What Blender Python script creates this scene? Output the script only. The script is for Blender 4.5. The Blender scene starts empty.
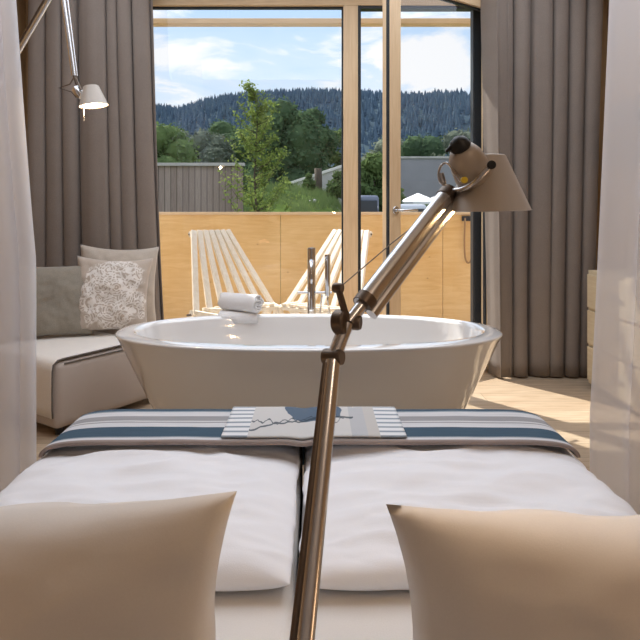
import bpy, bmesh, math, random
from mathutils import Vector, Matrix, noise
random.seed(7)
PI = math.pi
C = bpy.context.scene.collection
CAMZ = 1.15; F = 580.0; PX0 = 315.0; PY0 = 212.0
def wx(px, d): return (px-PX0)*d/F
def wz(py, d): return CAMZ-(py-PY0)*d/F

# ------------------------------------------------------------ helpers
def setp(o, label=None, cat=None, group=None, kind=None):
    if label: o['label'] = label
    if cat: o['category'] = cat
    if group: o['group'] = group
    if kind: o['kind'] = kind
    return o
def obj(name, bm, mat, parent=None, smooth=False, angle=None):
    me = bpy.data.meshes.new(name)
    bmesh.ops.recalc_face_normals(bm, faces=bm.faces)
    bm.to_mesh(me); bm.free()
    if mat:
        for m in (mat if isinstance(mat, (list, tuple)) else [mat]): me.materials.append(m)
    if smooth:
        for p in me.polygons: p.use_smooth = True
    o = bpy.data.objects.new(name, me); C.objects.link(o)
    if angle is not None:
        me.set_sharp_from_angle(angle=math.radians(angle))
    if parent: o.parent = parent
    return o
def empty(name, loc=(0,0,0), rz=0, label=None, cat=None, group=None):
    o = bpy.data.objects.new(name, None); C.objects.link(o)
    o.location = loc; o.rotation_euler = (0,0,rz); o.empty_display_size = .1
    return setp(o, label, cat, group)
def struct(name, bm, mat, parent=None, **k):
    o = obj(name, bm, mat, parent, **k)
    if not parent: o['kind'] = 'structure'
    return o
def B(): return bmesh.new()
def box(bm, x0,x1,y0,y1,z0,z1, bev=0, mat=None, seg=2):
    g = bmesh.ops.create_cube(bm, size=1)
    vs = g['verts']
    for v in vs:
        v.co = Vector(((x0+x1)/2+v.co.x*(x1-x0), (y0+y1)/2+v.co.y*(y1-y0), (z0+z1)/2+v.co.z*(z1-z0)))
    if mat is not None:
        for v in vs: v.co = mat @ v.co
    if bev:
        es = list({e for v in vs for e in v.link_edges})
        bmesh.ops.bevel(bm, geom=es, offset=bev, segments=seg, profile=.6, affect='EDGES', clamp_overlap=True)
    return bm
def tube(bm, pts, r, n=12, caps=True):
    pts = [Vector(p) for p in pts]
    rs = r if isinstance(r, (list, tuple)) else [r]*len(pts)
    rings = []; up = None
    for i, p in enumerate(pts):
        if i == 0: t = pts[1]-p
        elif i == len(pts)-1: t = p-pts[i-1]
        else: t = (pts[i+1]-p).normalized()+(p-pts[i-1]).normalized()
        t.normalize()
        if up is None:
            up = Vector((0,0,1)) if abs(t.z) < .9 else Vector((1,0,0))
        a = t.cross(up)
        if a.length < 1e-5: a = t.cross(Vector((0,1,0)))
        a.normalize(); b = a.cross(t).normalized(); up = b
        rings.append([bm.verts.new(p+(a*math.cos(2*PI*k/n)+b*math.sin(2*PI*k/n))*rs[i]) for k in range(n)])
    for i in range(len(rings)-1):
        for k in range(n):
            bm.faces.new((rings[i][k], rings[i][(k+1)%n], rings[i+1][(k+1)%n], rings[i+1][k]))
    if caps:
        bm.faces.new(list(reversed(rings[0]))); bm.faces.new(rings[-1])
    return bm
def bar(bm, p, q, w, t, side=None, bev=0):
    """rectangular stick from p to q: w across 'side', t the other way"""
    p = Vector(p); q = Vector(q); d = (q-p); L = d.length; d.normalize()
    s = Vector(side) if side else Vector((1,0,0))
    s = (s-d*s.dot(d)).normalized(); n = d.cross(s).normalized()
    M = Matrix(((s.x,n.x,d.x,p.x),(s.y,n.y,d.y,p.y),(s.z,n.z,d.z,p.z),(0,0,0,1)))
    return box(bm, -w/2,w/2,-t/2,t/2,0,L, bev=bev, mat=M)
def lathe(bm, prof, M=Matrix(), n=32, closed=False):
    rings = []
    for r, z in prof:
        rings.append([bm.verts.new(M @ Vector((r*math.cos(2*PI*k/n), r*math.sin(2*PI*k/n), z))) for k in range(n)])
    m = len(rings)
    for i in range(m if closed else m-1):
        a = rings[i]; b = rings[(i+1)%m]
        for k in range(n):
            bm.faces.new((a[k], a[(k+1)%n], b[(k+1)%n], b[k]))
    if not closed:
        for rg in (rings[0], rings[-1]): bm.faces.new(rg)
    return bm
def frame_of(p, d):
    d = Vector(d).normalized()
    return Matrix.Translation(Vector(p)) @ d.to_track_quat('Z','Y').to_matrix().to_4x4()
def bez(p0,p1,p2,p3,n=12):
    o=[]
    for i in range(n+1):
        t=i/n
        o.append(Vector(p0)*(1-t)**3+Vector(p1)*3*t*(1-t)**2+Vector(p2)*3*t*t*(1-t)+Vector(p3)*t**3)
    return o
def nz(x,y,z=0): return noise.noise(Vector((x,y,z)))

# ------------------------------------------------------------ materials
def newmat(name, col=(.8,.8,.8), rough=.6, metal=0, spec=.5, trans=0, ior=1.45):
    m = bpy.data.materials.new(name); m.use_nodes = True
    b = m.node_tree.nodes['Principled BSDF']
    b.inputs['Base Color'].default_value = (*col,1); b.inputs['Roughness'].default_value = rough
    b.inputs['Metallic'].default_value = metal; b.inputs['Specular IOR Level'].default_value = spec
    b.inputs['Transmission Weight'].default_value = trans; b.inputs['IOR'].default_value = ior
    return m
def N(m, t, **k):
    n = m.node_tree.nodes.new(t)
    for a, v in k.items(): setattr(n, a, v)
    return n
def L(m, a, b): m.node_tree.links.new(a, b)
def bsdf(m): return m.node_tree.nodes['Principled BSDF']
def coords(m, scale=(1,1,1), rot=(0,0,0)):
    tc = N(m,'ShaderNodeTexCoord'); mp = N(m,'ShaderNodeMapping')
    mp.inputs['Scale'].default_value = scale; mp.inputs['Rotation'].default_value = rot
    L(m, tc.outputs['Object'], mp.inputs['Vector']); return mp.outputs['Vector']
def ramp(m, fac, stops, interp='LINEAR'):
    r = N(m,'ShaderNodeValToRGB'); e = r.color_ramp.elements; r.color_ramp.interpolation = interp
    while len(e) < len(stops): e.new(.5)
    for i,(p,c) in enumerate(stops): e[i].position = p; e[i].color = (*c,1)
    L(m, fac, r.inputs['Fac']); return r.outputs['Color']
def noisetex(m, vec, scale=5, detail=4, rough=.5, dist=0):
    n = N(m,'ShaderNodeTexNoise'); n.inputs['Scale'].default_value = scale; n.inputs['Detail'].default_value = detail
    n.inputs['Roughness'].default_value = rough; n.inputs['Distortion'].default_value = dist
    L(m, vec, n.inputs['Vector']); return n.outputs['Fac']
def bump(m, h, strength=.3, dist=.01):
    b = N(m,'ShaderNodeBump'); b.inputs['Strength'].default_value = strength; b.inputs['Distance'].default_value = dist
    L(m, h, b.inputs['Height']); L(m, b.outputs['Normal'], bsdf(m).inputs['Normal'])
def mixc(m, fac, a, b, mode='MIX'):
    x = N(m,'ShaderNodeMix', data_type='RGBA', blend_type=mode)
    if hasattr(fac,'links'): L(m, fac, x.inputs[0])
    else: x.inputs[0].default_value = fac
    for s,v in ((6,a),(7,b)):
        if hasattr(v,'links'): L(m, v, x.inputs[s])
        else: x.inputs[s].default_value = (*v,1)
    return x.outputs[2]
def math_(m, op, a, b=None):
    x = N(m,'ShaderNodeMath', operation=op)
    for s,v in ((0,a),(1,b)):
        if v is None: continue
        if hasattr(v,'links'): L(m, v, x.inputs[s])
        else: x.inputs[s].default_value = v
    return x.outputs[0]
def cloth(name, c1, c2, scale=220, rough=.9, weave=.25, wr=0, sheen=.2):
    m = newmat(name, c1, rough, spec=.15)
    v = coords(m)
    f = noisetex(m, v, scale, 2)
    f2 = noisetex(m, v, 9, 3)
    L(m, mixc(m, .25, ramp(m, f, [(.35,c1),(.65,c2)]), ramp(m, f2, [(.3,c1),(.7,c2)])), bsdf(m).inputs['Base Color'])
    if wr: 
        f3 = noisetex(m, v, 7, 3, dist=.8); bump(m, math_(m,'ADD', math_(m,'MULTIPLY',f3,wr), f), weave, .004)
    else: bump(m, f, weave, .002)
    bsdf(m).inputs['Sheen Weight'].default_value = sheen
    return m
def wood(name, light, dark, grain=(1,14,14), rough=.45, knots=False, rot=(0,0,0), blotch=.3, gs=3):
    m = newmat(name, light, rough)
    v = coords(m, grain, rot)
    f = noisetex(m, v, gs, 6, .6, 1.2)
    col = ramp(m, f, [(.3,dark),(.62,light)])
    v2 = coords(m)
    f2 = noisetex(m, v2, 2.2, 2)
    col = mixc(m, blotch, col, ramp(m, f2, [(.35,dark),(.65,light)]), 'MIX')
    if knots:
        vo = N(m,'ShaderNodeTexVoronoi'); vo.inputs['Scale'].default_value = 6.0
        L(m, coords(m,(1,.001,1.5)), vo.inputs['Vector'])
        k = ramp(m, vo.outputs['Distance'], [(.035,(1,1,1)),(.075,(0,0,0))])
        col = mixc(m, math_(m,'MULTIPLY', k, .75), col, (dark[0]*.55,dark[1]*.4,dark[2]*.35))
    L(m, col, bsdf(m).inputs['Base Color'])
    bump(m, f, .12, .003)
    return m

M_oak_wall = wood('oak_panel', (.50,.32,.16), (.36,.21,.095), (14,14,1), .5)
M_frame = wood('larch_frame', (.80,.60,.38), (.66,.46,.27), (16,16,1), .38)
M_frame_h = wood('larch_frame_horizontal', (.80,.60,.38), (.64,.45,.26), (1,16,16), .38)
M_rail = wood('pine_three_layer_board', (.86,.60,.29), (.70,.42,.155), (1,10,9), .4, knots=True, blotch=.45)
M_slat = wood('bleached_beech', (.90,.82,.70), (.78,.65,.48), (8,8,1.2), .5, blotch=.2)
M_cab = wood('pale_birch', (.78,.66,.46), (.66,.52,.33), (2,1,14), .5)
M_gasket = newmat('dark_gasket', (.018,.022,.028), .5)
M_white_plaster = newmat('warm_white_plaster', (.80,.77,.72), .8)
bump(M_white_plaster, noisetex(M_white_plaster, coords(M_white_plaster), 60, 3), .08, .002)
M_greige = newmat('greige_plaster', (.42,.37,.33), .85)
bump(M_greige, noisetex(M_greige, coords(M_greige), 60, 3), .08, .002)
M_soffit = newmat('white_soffit', (.86,.88,.90), .7)
L(M_soffit, ramp(M_soffit, noisetex(M_soffit, coords(M_soffit), 3, 3), [(.3,(.84,.86,.88)),(.7,(.9,.91,.92))]), bsdf(M_soffit).inputs['Base Color'])

# floor planks running left-right
M_floor = newmat('oak_plank_floor', (.5,.4,.3), .38)
br = N(M_floor,'ShaderNodeTexBrick'); L(M_floor, coords(M_floor), br.inputs['Vector'])
br.inputs['Scale'].default_value = 1; br.inputs['Brick Width'].default_value = 2.1; br.inputs['Row Height'].default_value = .16
br.inputs['Mortar Size'].default_value = .0025; br.inputs['Color1'].default_value = (.60,.47,.34,1); br.inputs['Color2'].default_value = (.40,.28,.18,1)
br.inputs['Mortar'].default_value = (.14,.09,.05,1); br.inputs['Bias'].default_value = 0
g = noisetex(M_floor, coords(M_floor,(1.2,16,1)), 3, 6, .6, .8)
L(M_floor, mixc(M_floor, .55, br.outputs['Color'], ramp(M_floor, g, [(.3,(.33,.23,.14)),(.65,(.64,.52,.39))])), bsdf(M_floor).inputs['Base Color'])
bump(M_floor, g, .1, .002)

M_deck = newmat('pale_stone_terrace', (.62,.60,.57), .8)
L(M_deck, ramp(M_deck, noisetex(M_deck, coords(M_deck), 8, 5), [(.3,(.58,.55,.52)),(.7,(.72,.69,.65))]), bsdf(M_deck).inputs['Base Color'])

M_tub = newmat('white_mineral_cast', (.84,.82,.80), .09, spec=.5, ior=2.0)
bsdf(M_tub).inputs['Coat Weight'].default_value = 1; bsdf(M_tub).inputs['Coat Roughness'].default_value=.03; bsdf(M_tub).inputs['Coat IOR'].default_value=1.7
bump(M_tub, noisetex(M_tub, coords(M_tub), 4, 2), .01, .001)
M_chrome = newmat('polished_chrome', (.72,.73,.75), .08, 1)
M_alu = newmat('brushed_aluminium', (.69,.69,.70), .26, 1)
bump(M_alu, noisetex(M_alu, coords(M_alu,(1,1,60)), 30, 2), .05, .0005)
M_alu_d = newmat('dark_anodised_joint', (.16,.125,.10), .4, .9)
M_black = newmat('black_plastic', (.012,.012,.013), .45)
M_bronze = newmat('satin_grey_lamp_enamel', (.46,.40,.34), .42, .1)
M_inner = newmat('white_shade_lining', (.92,.88,.8), .5)
M_brass = newmat('yellow_contact', (.8,.6,.05), .4)
M_tv = newmat('black_glass_screen', (.01,.016,.018), .12)

M_curtain = cloth('taupe_heavy_curtain', (.300,.250,.215), (.235,.192,.165), 260, .85)
M_cush_grey = cloth('olive_grey_linen', (.33,.30,.25), (.26,.235,.195), 240)
M_cush_bei = cloth('beige_linen', (.55,.48,.41), (.46,.40,.34), 240)
M_chaise = cloth('mauve_grey_upholstery', (.58,.50,.45), (.52,.45,.40), 300)
M_throw = cloth('quilted_cream_cotton', (.88,.83,.77), (.82,.77,.71), 200, wr=1.2, weave=.35)
M_piping = cloth('dark_piping', (.20,.17,.15), (.16,.14,.12), 200)
M_sheet = cloth('white_bed_sheet', (.80,.76,.72), (.77,.73,.69), 300)
M_duvet = cloth('white_duvet_cotton', (.90,.89,.91), (.88,.87,.89), 400, wr=2.2, weave=.12)
M_pillow = cloth('white_pillowcase', (.78,.73,.68), (.76,.71,.66), 400, weave=.05)
M_towel = cloth('white_terry', (.88,.86,.85), (.80,.78,.77), 260, weave=.8, wr=.5)
M_base = cloth('grey_bed_base', (.28,.24,.21), (.23,.2,.17), 200)
M_tape = cloth('taupe_runner_backing', (.36,.28,.24), (.3,.23,.2), 200)

_t = N(M_curtain,'ShaderNodeBsdfTranslucent'); _t.inputs[0].default_value=(.42,.36,.32,1)
_x = N(M_curtain,'ShaderNodeMixShader'); _x.inputs[0].default_value=.14
L(M_curtain, bsdf(M_curtain).outputs[0], _x.inputs[1]); L(M_curtain, _t.outputs[0], _x.inputs[2]); L(M_curtain, _x.outputs[0], M_curtain.node_tree.nodes['Material Output'].inputs['Surface'])
# patterned cushion: white lace medallions on beige
M_lace = cloth('beige_linen_with_white_lace', (.55,.47,.40), (.47,.40,.34), 240)
mm = M_lace; base = bsdf(mm).inputs['Base Color'].links[0].from_socket
v = coords(mm,(1,1,1))
vd = noisetex(mm, v, 9, 2)
vo = N(mm,'ShaderNodeTexVoronoi'); vo.inputs['Scale'].default_value = 11; L(mm, v, vo.inputs['Vector'])
rings = math_(mm,'SINE', math_(mm,'MULTIPLY', vo.outputs['Distance'], 42))
wv = N(mm,'ShaderNodeTexWave'); wv.wave_type='RINGS'; wv.inputs['Scale'].default_value = 9; wv.inputs['Distortion'].default_value = 14; wv.inputs['Detail'].default_value = 2
wv.inputs['Detail Scale'].default_value = 2.5; L(mm, v, wv.inputs['Vector'])
lace = math_(mm,'MAXIMUM', math_(mm,'MULTIPLY', math_(mm,'ADD', rings, .1),.9), math_(mm,'GREATER_THAN', wv.outputs['Fac'], .62))
sep = N(mm,'ShaderNodeVectorMath', operation='LENGTH')
vs_ = coords(mm,(1.0,.001,.9)); L(mm, vs_, sep.inputs[0])
edge = math_(mm,'ADD', sep.outputs['Value'], math_(mm,'MULTIPLY', math_(mm,'SUBTRACT', vd, .5), .22))
mask = ramp(mm, edge, [(.185,(1,1,1)),(.20,(0,0,0))])
fac = N(mm,'ShaderNodeClamp'); L(mm, math_(mm,'MULTIPLY', lace, mask), fac.inputs[0])
L(mm, mixc(mm, math_(mm,'MULTIPLY', fac.outputs[0], .85), base, (.86,.82,.78)), bsdf(mm).inputs['Base Color'])

# runner stripes (object Y is depth on the bed; stripes run left-right)
def stripes(name, y0, y1, stops, axis='Y', extra=None):
    m = newmat(name, (1,1,1), .9, spec=.15)
    tc = N(m,'ShaderNodeTexCoord'); sp = N(m,'ShaderNodeSeparateXYZ'); L(m, tc.outputs['Object'], sp.inputs[0])
    mr = N(m,'ShaderNodeMapRange'); mr.inputs[1].default_value = y0; mr.inputs[2].default_value = y1
    wob = noisetex(m, coords(m,(3,3,3)), 1.5, 2)
    y = math_(m,'ADD', sp.outputs[axis], math_(m,'MULTIPLY', math_(m,'SUBTRACT', wob, .5), .012))
    L(m, y, mr.inputs[0])
    col = ramp(m, mr.outputs[0], stops, 'CONSTANT')
    f = noisetex(m, coords(m,(6,300,6)), 2, 2); f2 = noisetex(m, coords(m), 260, 1)
    col = mixc(m, .35, col, mixc(m, 1, col, ramp(m, f, [(.35,(.55,.55,.55)),(.65,(1,1,1))]), 'MULTIPLY'))
    L(m, col, bsdf(m).inputs['Base Color']); bump(m, f2, .3, .002); return m
BL=(.07,.115,.16); W_=(.70,.69,.70); G_=(.36,.35,.355); B2=(.30,.34,.38)
M_runner = stripes('blue_grey_striped_runner', 1.755, 2.09,
    [(0,(.36,.29,.26)),(.05,W_),(.10,B2),(.125,BL),(.36,W_),(.47,G_),(.50,W_),(.53,G_),(.66,W_),(.78,B2),(.81,BL)])
M_runner.name='blue_grey_striped_runner'
# printed centre cloth: pale ground, slate blotch, twig, striped white ends
M_print = newmat('printed_cloth', (.6,.58,.56), .9, spec=.15); m = M_print
tc = N(m,'ShaderNodeTexCoord'); sp = N(m,'ShaderNodeSeparateXYZ'); L(m, tc.outputs['Object'], sp.inputs[0])
X = sp.outputs['X']; Y = sp.outputs['Y']
nn = noisetex(m, coords(m), 6, 3)
# blotch: ellipse centred (.00,.06)
dx = math_(m,'DIVIDE', math_(m,'SUBTRACT', X, -.005), .10); dy = math_(m,'DIVIDE', math_(m,'SUBTRACT', Y, .105), .115)
rr = math_(m,'ADD', math_(m,'ADD', math_(m,'MULTIPLY',dx,dx), math_(m,'MULTIPLY',dy,dy)), math_(m,'MULTIPLY', math_(m,'SUBTRACT', nn,.5), 2.2))
blot = ramp(m, rr, [(.98,(1,1,1)),(1.02,(0,0,0))])
ground = ramp(m, X, [(0,(.62,.60,.58)),(.115,(.50,.50,.51)),(.165,(.56,.53,.50))], 'CONSTANT')
col = mixc(m, blot, ground, (.115,.155,.21))
# twig: thin wobbling lines
tw = math_(m,'ABSOLUTE', math_(m,'SUBTRACT', math_(m,'ADD', Y, math_(m,'MULTIPLY', math_(m,'SUBTRACT', noisetex(m, coords(m,(1,.2,1)), 13, 3), .5), .16)), math_(m,'MULTIPLY', X, .38)))
twm = math_(m,'MULTIPLY', math_(m,'LESS_THAN', tw, .007), math_(m,'LESS_THAN', X, .13))
tw2 = math_(m,'ABSOLUTE', math_(m,'ADD', math_(m,'ADD', Y, math_(m,'MULTIPLY', noisetex(m, coords(m,(1,.2,1)), 22, 3), .20)), math_(m,'MULTIPLY', X, -.15)))
tw2 = math_(m,'ABSOLUTE', math_(m,'SUBTRACT', tw2, .11))
twm = math_(m,'MAXIMUM', twm, math_(m,'MULTIPLY', math_(m,'LESS_THAN', tw2, .005), math_(m,'LESS_THAN', X, .10)))
col = mixc(m, math_(m,'MULTIPLY',twm,.85), col, (.05,.07,.09))
ax = math_(m,'ABSOLUTE', X)
band = math_(m,'GREATER_THAN', ax, .205)
ln = math_(m,'GREATER_THAN', math_(m,'SINE', math_(m,'MULTIPLY', Y, 165)), .45)
col = mixc(m, band, col, mixc(m, ln, (.78,.78,.79), (.30,.34,.38)))
L(m, col, bsdf(m).inputs['Base Color']); bump(m, noisetex(m, coords(m), 200, 2), .3, .002)

def sheer_mat():
    m = bpy.data.materials.new('white_voile'); m.use_nodes = True; nt = m.node_tree
    b = nt.nodes['Principled BSDF']; out = nt.nodes['Material Output']
    b.inputs['Base Color'].default_value = (.86,.85,.88,1); b.inputs['Roughness'].default_value = .9
    f = noisetex(m, coords(m), 500, 1)
    L(m, ramp(m, f, [(.3,(.92,.91,.94)),(.7,(.95,.94,.97))]), b.inputs['Base Color'])
    t = N(m,'ShaderNodeBsdfTranslucent'); t.inputs['Color'].default_value = (.94,.94,.98,1)
    tr = N(m,'ShaderNodeBsdfTransparent'); m1 = N(m,'ShaderNodeMixShader'); m2 = N(m,'ShaderNodeMixShader')
    m1.inputs[0].default_value = .55; m2.inputs[0].default_value = .16
    L(m, b.outputs[0], m1.inputs[1]); L(m, t.outputs[0], m1.inputs[2])
    L(m, m1.outputs[0], m2.inputs[1]); L(m, tr.outputs[0], m2.inputs[2]); L(m, m2.outputs[0], out.inputs['Surface'])
    return m
M_sheer = sheer_mat()
def glass_mat():
    m = bpy.data.materials.new('window_glass'); m.use_nodes = True; nt = m.node_tree
    nt.nodes.remove(nt.nodes['Principled BSDF']); out = nt.nodes['Material Output']
    tr = N(m,'ShaderNodeBsdfTransparent'); tr.inputs[0].default_value = (.97,.98,.98,1)
    gl = N(m,'ShaderNodeBsdfGlossy'); gl.inputs['Roughness'].default_value = .01; gl.inputs[0].default_value = (.9,.93,1,1)
    fr = N(m,'ShaderNodeFresnel'); fr.inputs[0].default_value = 1.5
    mx = N(m,'ShaderNodeMixShader'); ge = N(m,'ShaderNodeNewGeometry'); L(m, math_(m,'MULTIPLY', fr.outputs[0], math_(m,'SUBTRACT', 1.0, ge.outputs['Backfacing'])), mx.inputs[0]); L(m, tr.outputs[0], mx.inputs[1]); L(m, gl.outputs[0], mx.inputs[2])
    L(m, mx.outputs[0], out.inputs['Surface']); return m
M_glass = glass_mat()
def emis(name, col, s):
    m = bpy.data.materials.new(name); m.use_nodes = True
    b = bsdf(m); b.inputs['Emission Color'].default_value = (*col,1); b.inputs['Emission Strength'].default_value = s
    b.inputs['Base Color'].default_value = (*col,1); return m
M_bulb = emis('warm_bulb', (1,.78,.5), 9)

def foliage(name, c1, c2, c3, sc=2.0, transl=.3):
    m = newmat(name, c1, .9, spec=0.02)
    oi = N(m,'ShaderNodeObjectInfo')
    f = noisetex(m, coords(m), sc, 3)
    col = ramp(m, f, [(.3,c1),(.5,c2),(.68,c3)])
    hs = N(m,'ShaderNodeHueSaturation'); L(m, col, hs.inputs['Color'])
    L(m, math_(m,'ADD', math_(m,'MULTIPLY', oi.outputs['Random'], .3), .85), hs.inputs['Value'])
    L(m, hs.outputs[0], bsdf(m).inputs['Base Color'])
    t = N(m,'ShaderNodeBsdfTranslucent'); L(m, hs.outputs[0], t.inputs[0])
    mx = N(m,'ShaderNodeMixShader'); mx.inputs[0].default_value = transl
    out = m.node_tree.nodes['Material Output']
    L(m, bsdf(m).outputs[0], mx.inputs[1]); L(m, t.outputs[0], mx.inputs[2]); L(m, mx.outputs[0], out.inputs['Surface'])
    return m
M_conifer = foliage('hazed_spruce_needles', (.068,.105,.150), (.078,.118,.162), (.092,.132,.165), .1, .1)  # aerial haze painted in: needle colour lightened and shifted to blue
M_hill = foliage('hazed_forest_floor', (.05,.08,.105), (.06,.09,.115), (.07,.105,.12), .02, 0)  # same distance haze put into the ground colour of the hill
M_leaf_dark = foliage('dark_broadleaf', (.065,.105,.06), (.085,.135,.07), (.12,.18,.085), .5)
M_leaf_mid = foliage('mid_green_broadleaf', (.075,.115,.045), (.11,.16,.06), (.155,.21,.08), .6)
M_leaf_grey = foliage('grey_green_willow', (.12,.15,.12), (.16,.19,.145), (.21,.24,.18), .5)
M_leaf_young = foliage('young_bright_leaves', (.13,.19,.05), (.20,.27,.07), (.32,.38,.13), 3, .45)
M_bark = wood('bark', (.09,.07,.05), (.04,.03,.02), (12,12,2), .9)
M_grass = foliage('short_lawn', (.04,.07,.02), (.07,.11,.025), (.12,.17,.04), 1.2, 0)
M_grass_far = foliage('meadow', (.09,.14,.04), (.13,.19,.06), (.18,.24,.09), .08, 0)
M_gravel = newmat('gravel', (.3,.3,.3), .9)
L(M_gravel, ramp(M_gravel, noisetex(M_gravel, coords(M_gravel), 30, 4), [(.35,(.16,.16,.15)),(.65,(.48,.47,.46))]), bsdf(M_gravel).inputs['Base Color'])
M_conc = newmat('pale_concrete', (.42,.40,.39), .85)
L(M_conc, ramp(M_conc, noisetex(M_conc, coords(M_conc), 2, 4), [(.3,(.34,.33,.33)),(.7,(.46,.44,.43))]), bsdf(M_conc).inputs['Base Color'])
# board fence
M_fence = newmat('weathered_vertical_boards', (.3,.25,.2), .85); m = M_fence
sp = N(m,'ShaderNodeSeparateXYZ'); tc = N(m,'ShaderNodeTexCoord'); L(m, tc.outputs['Object'], sp.inputs[0])
wn = N(m,'ShaderNodeTexWhiteNoise', noise_dimensions='1D'); L(m, math_(m,'FLOOR', math_(m,'MULTIPLY', sp.outputs['X'], 8)), wn.inputs['W'])
colb = ramp(m, wn.outputs['Value'], [(0,(.21,.155,.145)),(.5,(.28,.215,.20)),(1,(.34,.27,.25))])
gr = noisetex(m, coords(m,(40,40,2)), 2, 4)
gap = math_(m,'LESS_THAN', math_(m,'FRACT', math_(m,'MULTIPLY', sp.outputs['X'], 8)), .09)
colb = mixc(m, .4, colb, ramp(m, gr, [(.3,(.16,.12,.10)),(.7,(.36,.3,.26))]))
L(m, mixc(m, gap, colb, (.05,.04,.035)), bsdf(m).inputs['Base Color'])
M_greywall = newmat('grey_render', (.24,.235,.26), .8)
L(M_greywall, ramp(M_greywall, noisetex(M_greywall, coords(M_greywall), .6, 3), [(.3,(.22,.215,.24)),(.7,(.27,.265,.29))]), bsdf(M_greywall).inputs['Base Color'])
M_canvas = cloth('white_canvas', (.86,.86,.88), (.8,.8,.82), 60)
M_van = newmat('blue_grey_car_paint', (.13,.15,.20), .3, .2)
M_silver = newmat('silver_car_paint', (.5,.52,.56), .3, .4)
M_window_dark = newmat('dark_car_window', (.02,.03,.04), .1)
M_strap = newmat('brown_leather_strap', (.38,.22,.10), .6)

# ------------------------------------------------------------ room shell
XL, XR, YB, YW, ZC = -2.12, 2.14, -.9, 4.25, 2.82
WT = .30
b = B(); box(b, XL-.2, XR+.2, YB-.2, YW+.06, -.12, 0); struct('floor', b, M_floor)
b = B(); box(b, XL-.2, XR+.2, YB-.2, YW+.36, ZC, ZC+.2); struct('ceiling', b, M_white_plaster)
b = B(); box(b, XL-.2, XL, YB, YW, 0, ZC); struct('wall_left', b, M_oak_wall)
b = B(); box(b, XR, XR+.2, YB, YW, 0, ZC); struct('wall_right', b, M_oak_wall)
b = B(); box(b, XL-.2, XR+.2, YB-.2, YB, 0, ZC); struct('wall_back', b, M_greige)
WX0, WX1, WZ1 = -1.40, 1.222, 2.665
b = B()
box(b, XL-.2, WX0-.08, YW, YW+.3, -.1, ZC)
box(b, WX1+.14, XR+.2, YW, YW+.3, -.1, ZC)
box(b, WX0-.08, WX1+.14, YW, YW+.3, WZ1+.11, ZC)
struct('wall_window', b, M_oak_wall)
# skirting
b = B(); box(b, XL, XL+.015, YB, YW, 0, .07); struct('baseboard_left', b, M_frame_h)
b = B(); box(b, XR-.015, XR, YB, YW, 0, .07); struct('baseboard_right', b, M_frame_h)

PXA, PXB = wx(343.5,YW), wx(358,YW)      # post between fixed light and door
w = empty('window_1', (0,0,0)); w['kind'] = 'structure'
b = B()
box(b, WX0-.08, WX1+.14, YW, YW+.09, WZ1, WZ1+.11, .004)
obj('window_head', b, M_frame_h, w)
b = B(); box(b, WX0-.08, WX0, YW, YW+.09, .0, WZ1, .004); obj('window_jamb', b, M_frame, w)
b = B(); box(b, PXA, PXB, YW, YW+.09, 0, WZ1, .004); obj('window_post', b, M_frame, w)
b = B(); box(b, WX0, PXA, YW, YW+.09, 0, .09, .004); obj('window_sill', b, M_frame_h, w)
b = B()
for a in ((WX0, WX0+.018, .09, WZ1), (PXA-.012, PXA, .09, WZ1)): box(b, a[0],a[1], YW+.03,YW+.06, a[2],a[3])
box(b, WX0+.018, PXA-.012, YW+.03,YW+.06, WZ1-.014, WZ1); box(b, WX0+.018, PXA-.012, YW+.03,YW+.06, .09,.104)
obj('gasket', b, M_gasket, w)
b = B(); box(b, WX0+.018, PXA-.012, YW+.040, YW+.052, .104, WZ1-.014); obj('pane', b, M_glass, w)

dr = empty('door_1', (0,0,0)); dr['kind'] = 'structure'
b = B()
box(b, PXB, PXB+.022, YW+.005, YW+.08, 0, WZ1); box(b, WX1-.062, WX1, YW+.005, YW+.08, 0, WZ1); box(b, PXB+.022, WX1-.055, YW+.01, YW+.08, WZ1-.02, WZ1)
obj('door_rebate', b, M_gasket, dr)
b = B(); box(b, WX1, WX1+.14, YW+.03, YW+.09, 0, WZ1, .004); obj('door_jamb', b, M_frame, dr)
b = B(); box(b, PXB+.022, WX1-.055, YW-.0, YW+.08, 0, .025, .004); obj('threshold', b, M_alu, dr)
# leaf, hinged right, swung into the room
TH = math.radians(34); LW = 1.035
leaf = empty('door_leaf', (1.305, YW-.015, 0)); leaf.parent = dr
leaf.rotation_euler = (0,0,TH)
# local: leaf runs to -x from hinge; thickness in y
ZL0, ZL1, ST = .03, 2.70, .095
b = B()
box(b, -LW, -LW+ST, -.035, .035, ZL0, ZL1, .005); box(b, -ST, 0, -.035, .035, ZL0, ZL1, .005)
lf = obj('leaf_frame', b, M_frame, leaf)
b = B()
box(b, -LW+ST, -ST, -.034, .034, ZL1-.10, ZL1-.001, .003); box(b, -LW+ST, -ST, -.034, .034, ZL0, ZL0+.11, .003)
obj('leaf_rail', b, M_frame_h, leaf)
b = B()
box(b, -LW+ST, -LW+ST+.01, -.012,.012, ZL0+.11, ZL1-.10); box(b, -ST-.01, -ST, -.012,.012, ZL0+.11, ZL1-.10)
box(b, -LW+ST+.01, -ST-.01, -.012,.012, ZL1-.112, ZL1-.10); box(b, -LW+ST+.01, -ST-.01, -.012,.012, ZL0+.11, ZL0+.122)
box(b, -LW-.008, -LW, -.034, -.012, ZL0, ZL1)
obj('leaf_gasket', b, M_gasket, leaf)
b = B(); box(b, -LW+ST+.01, -ST-.01, -.006, .006, ZL0+.122, ZL1-.112); obj('pane', b, M_glass, leaf)
b = B()
Mh = frame_of((-LW+ST*.5, -.035, 1.16), (0,-1,0))
lathe(b, [(.026,0),(.026,.008),(.024,.010)], Mh, 24)
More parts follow.
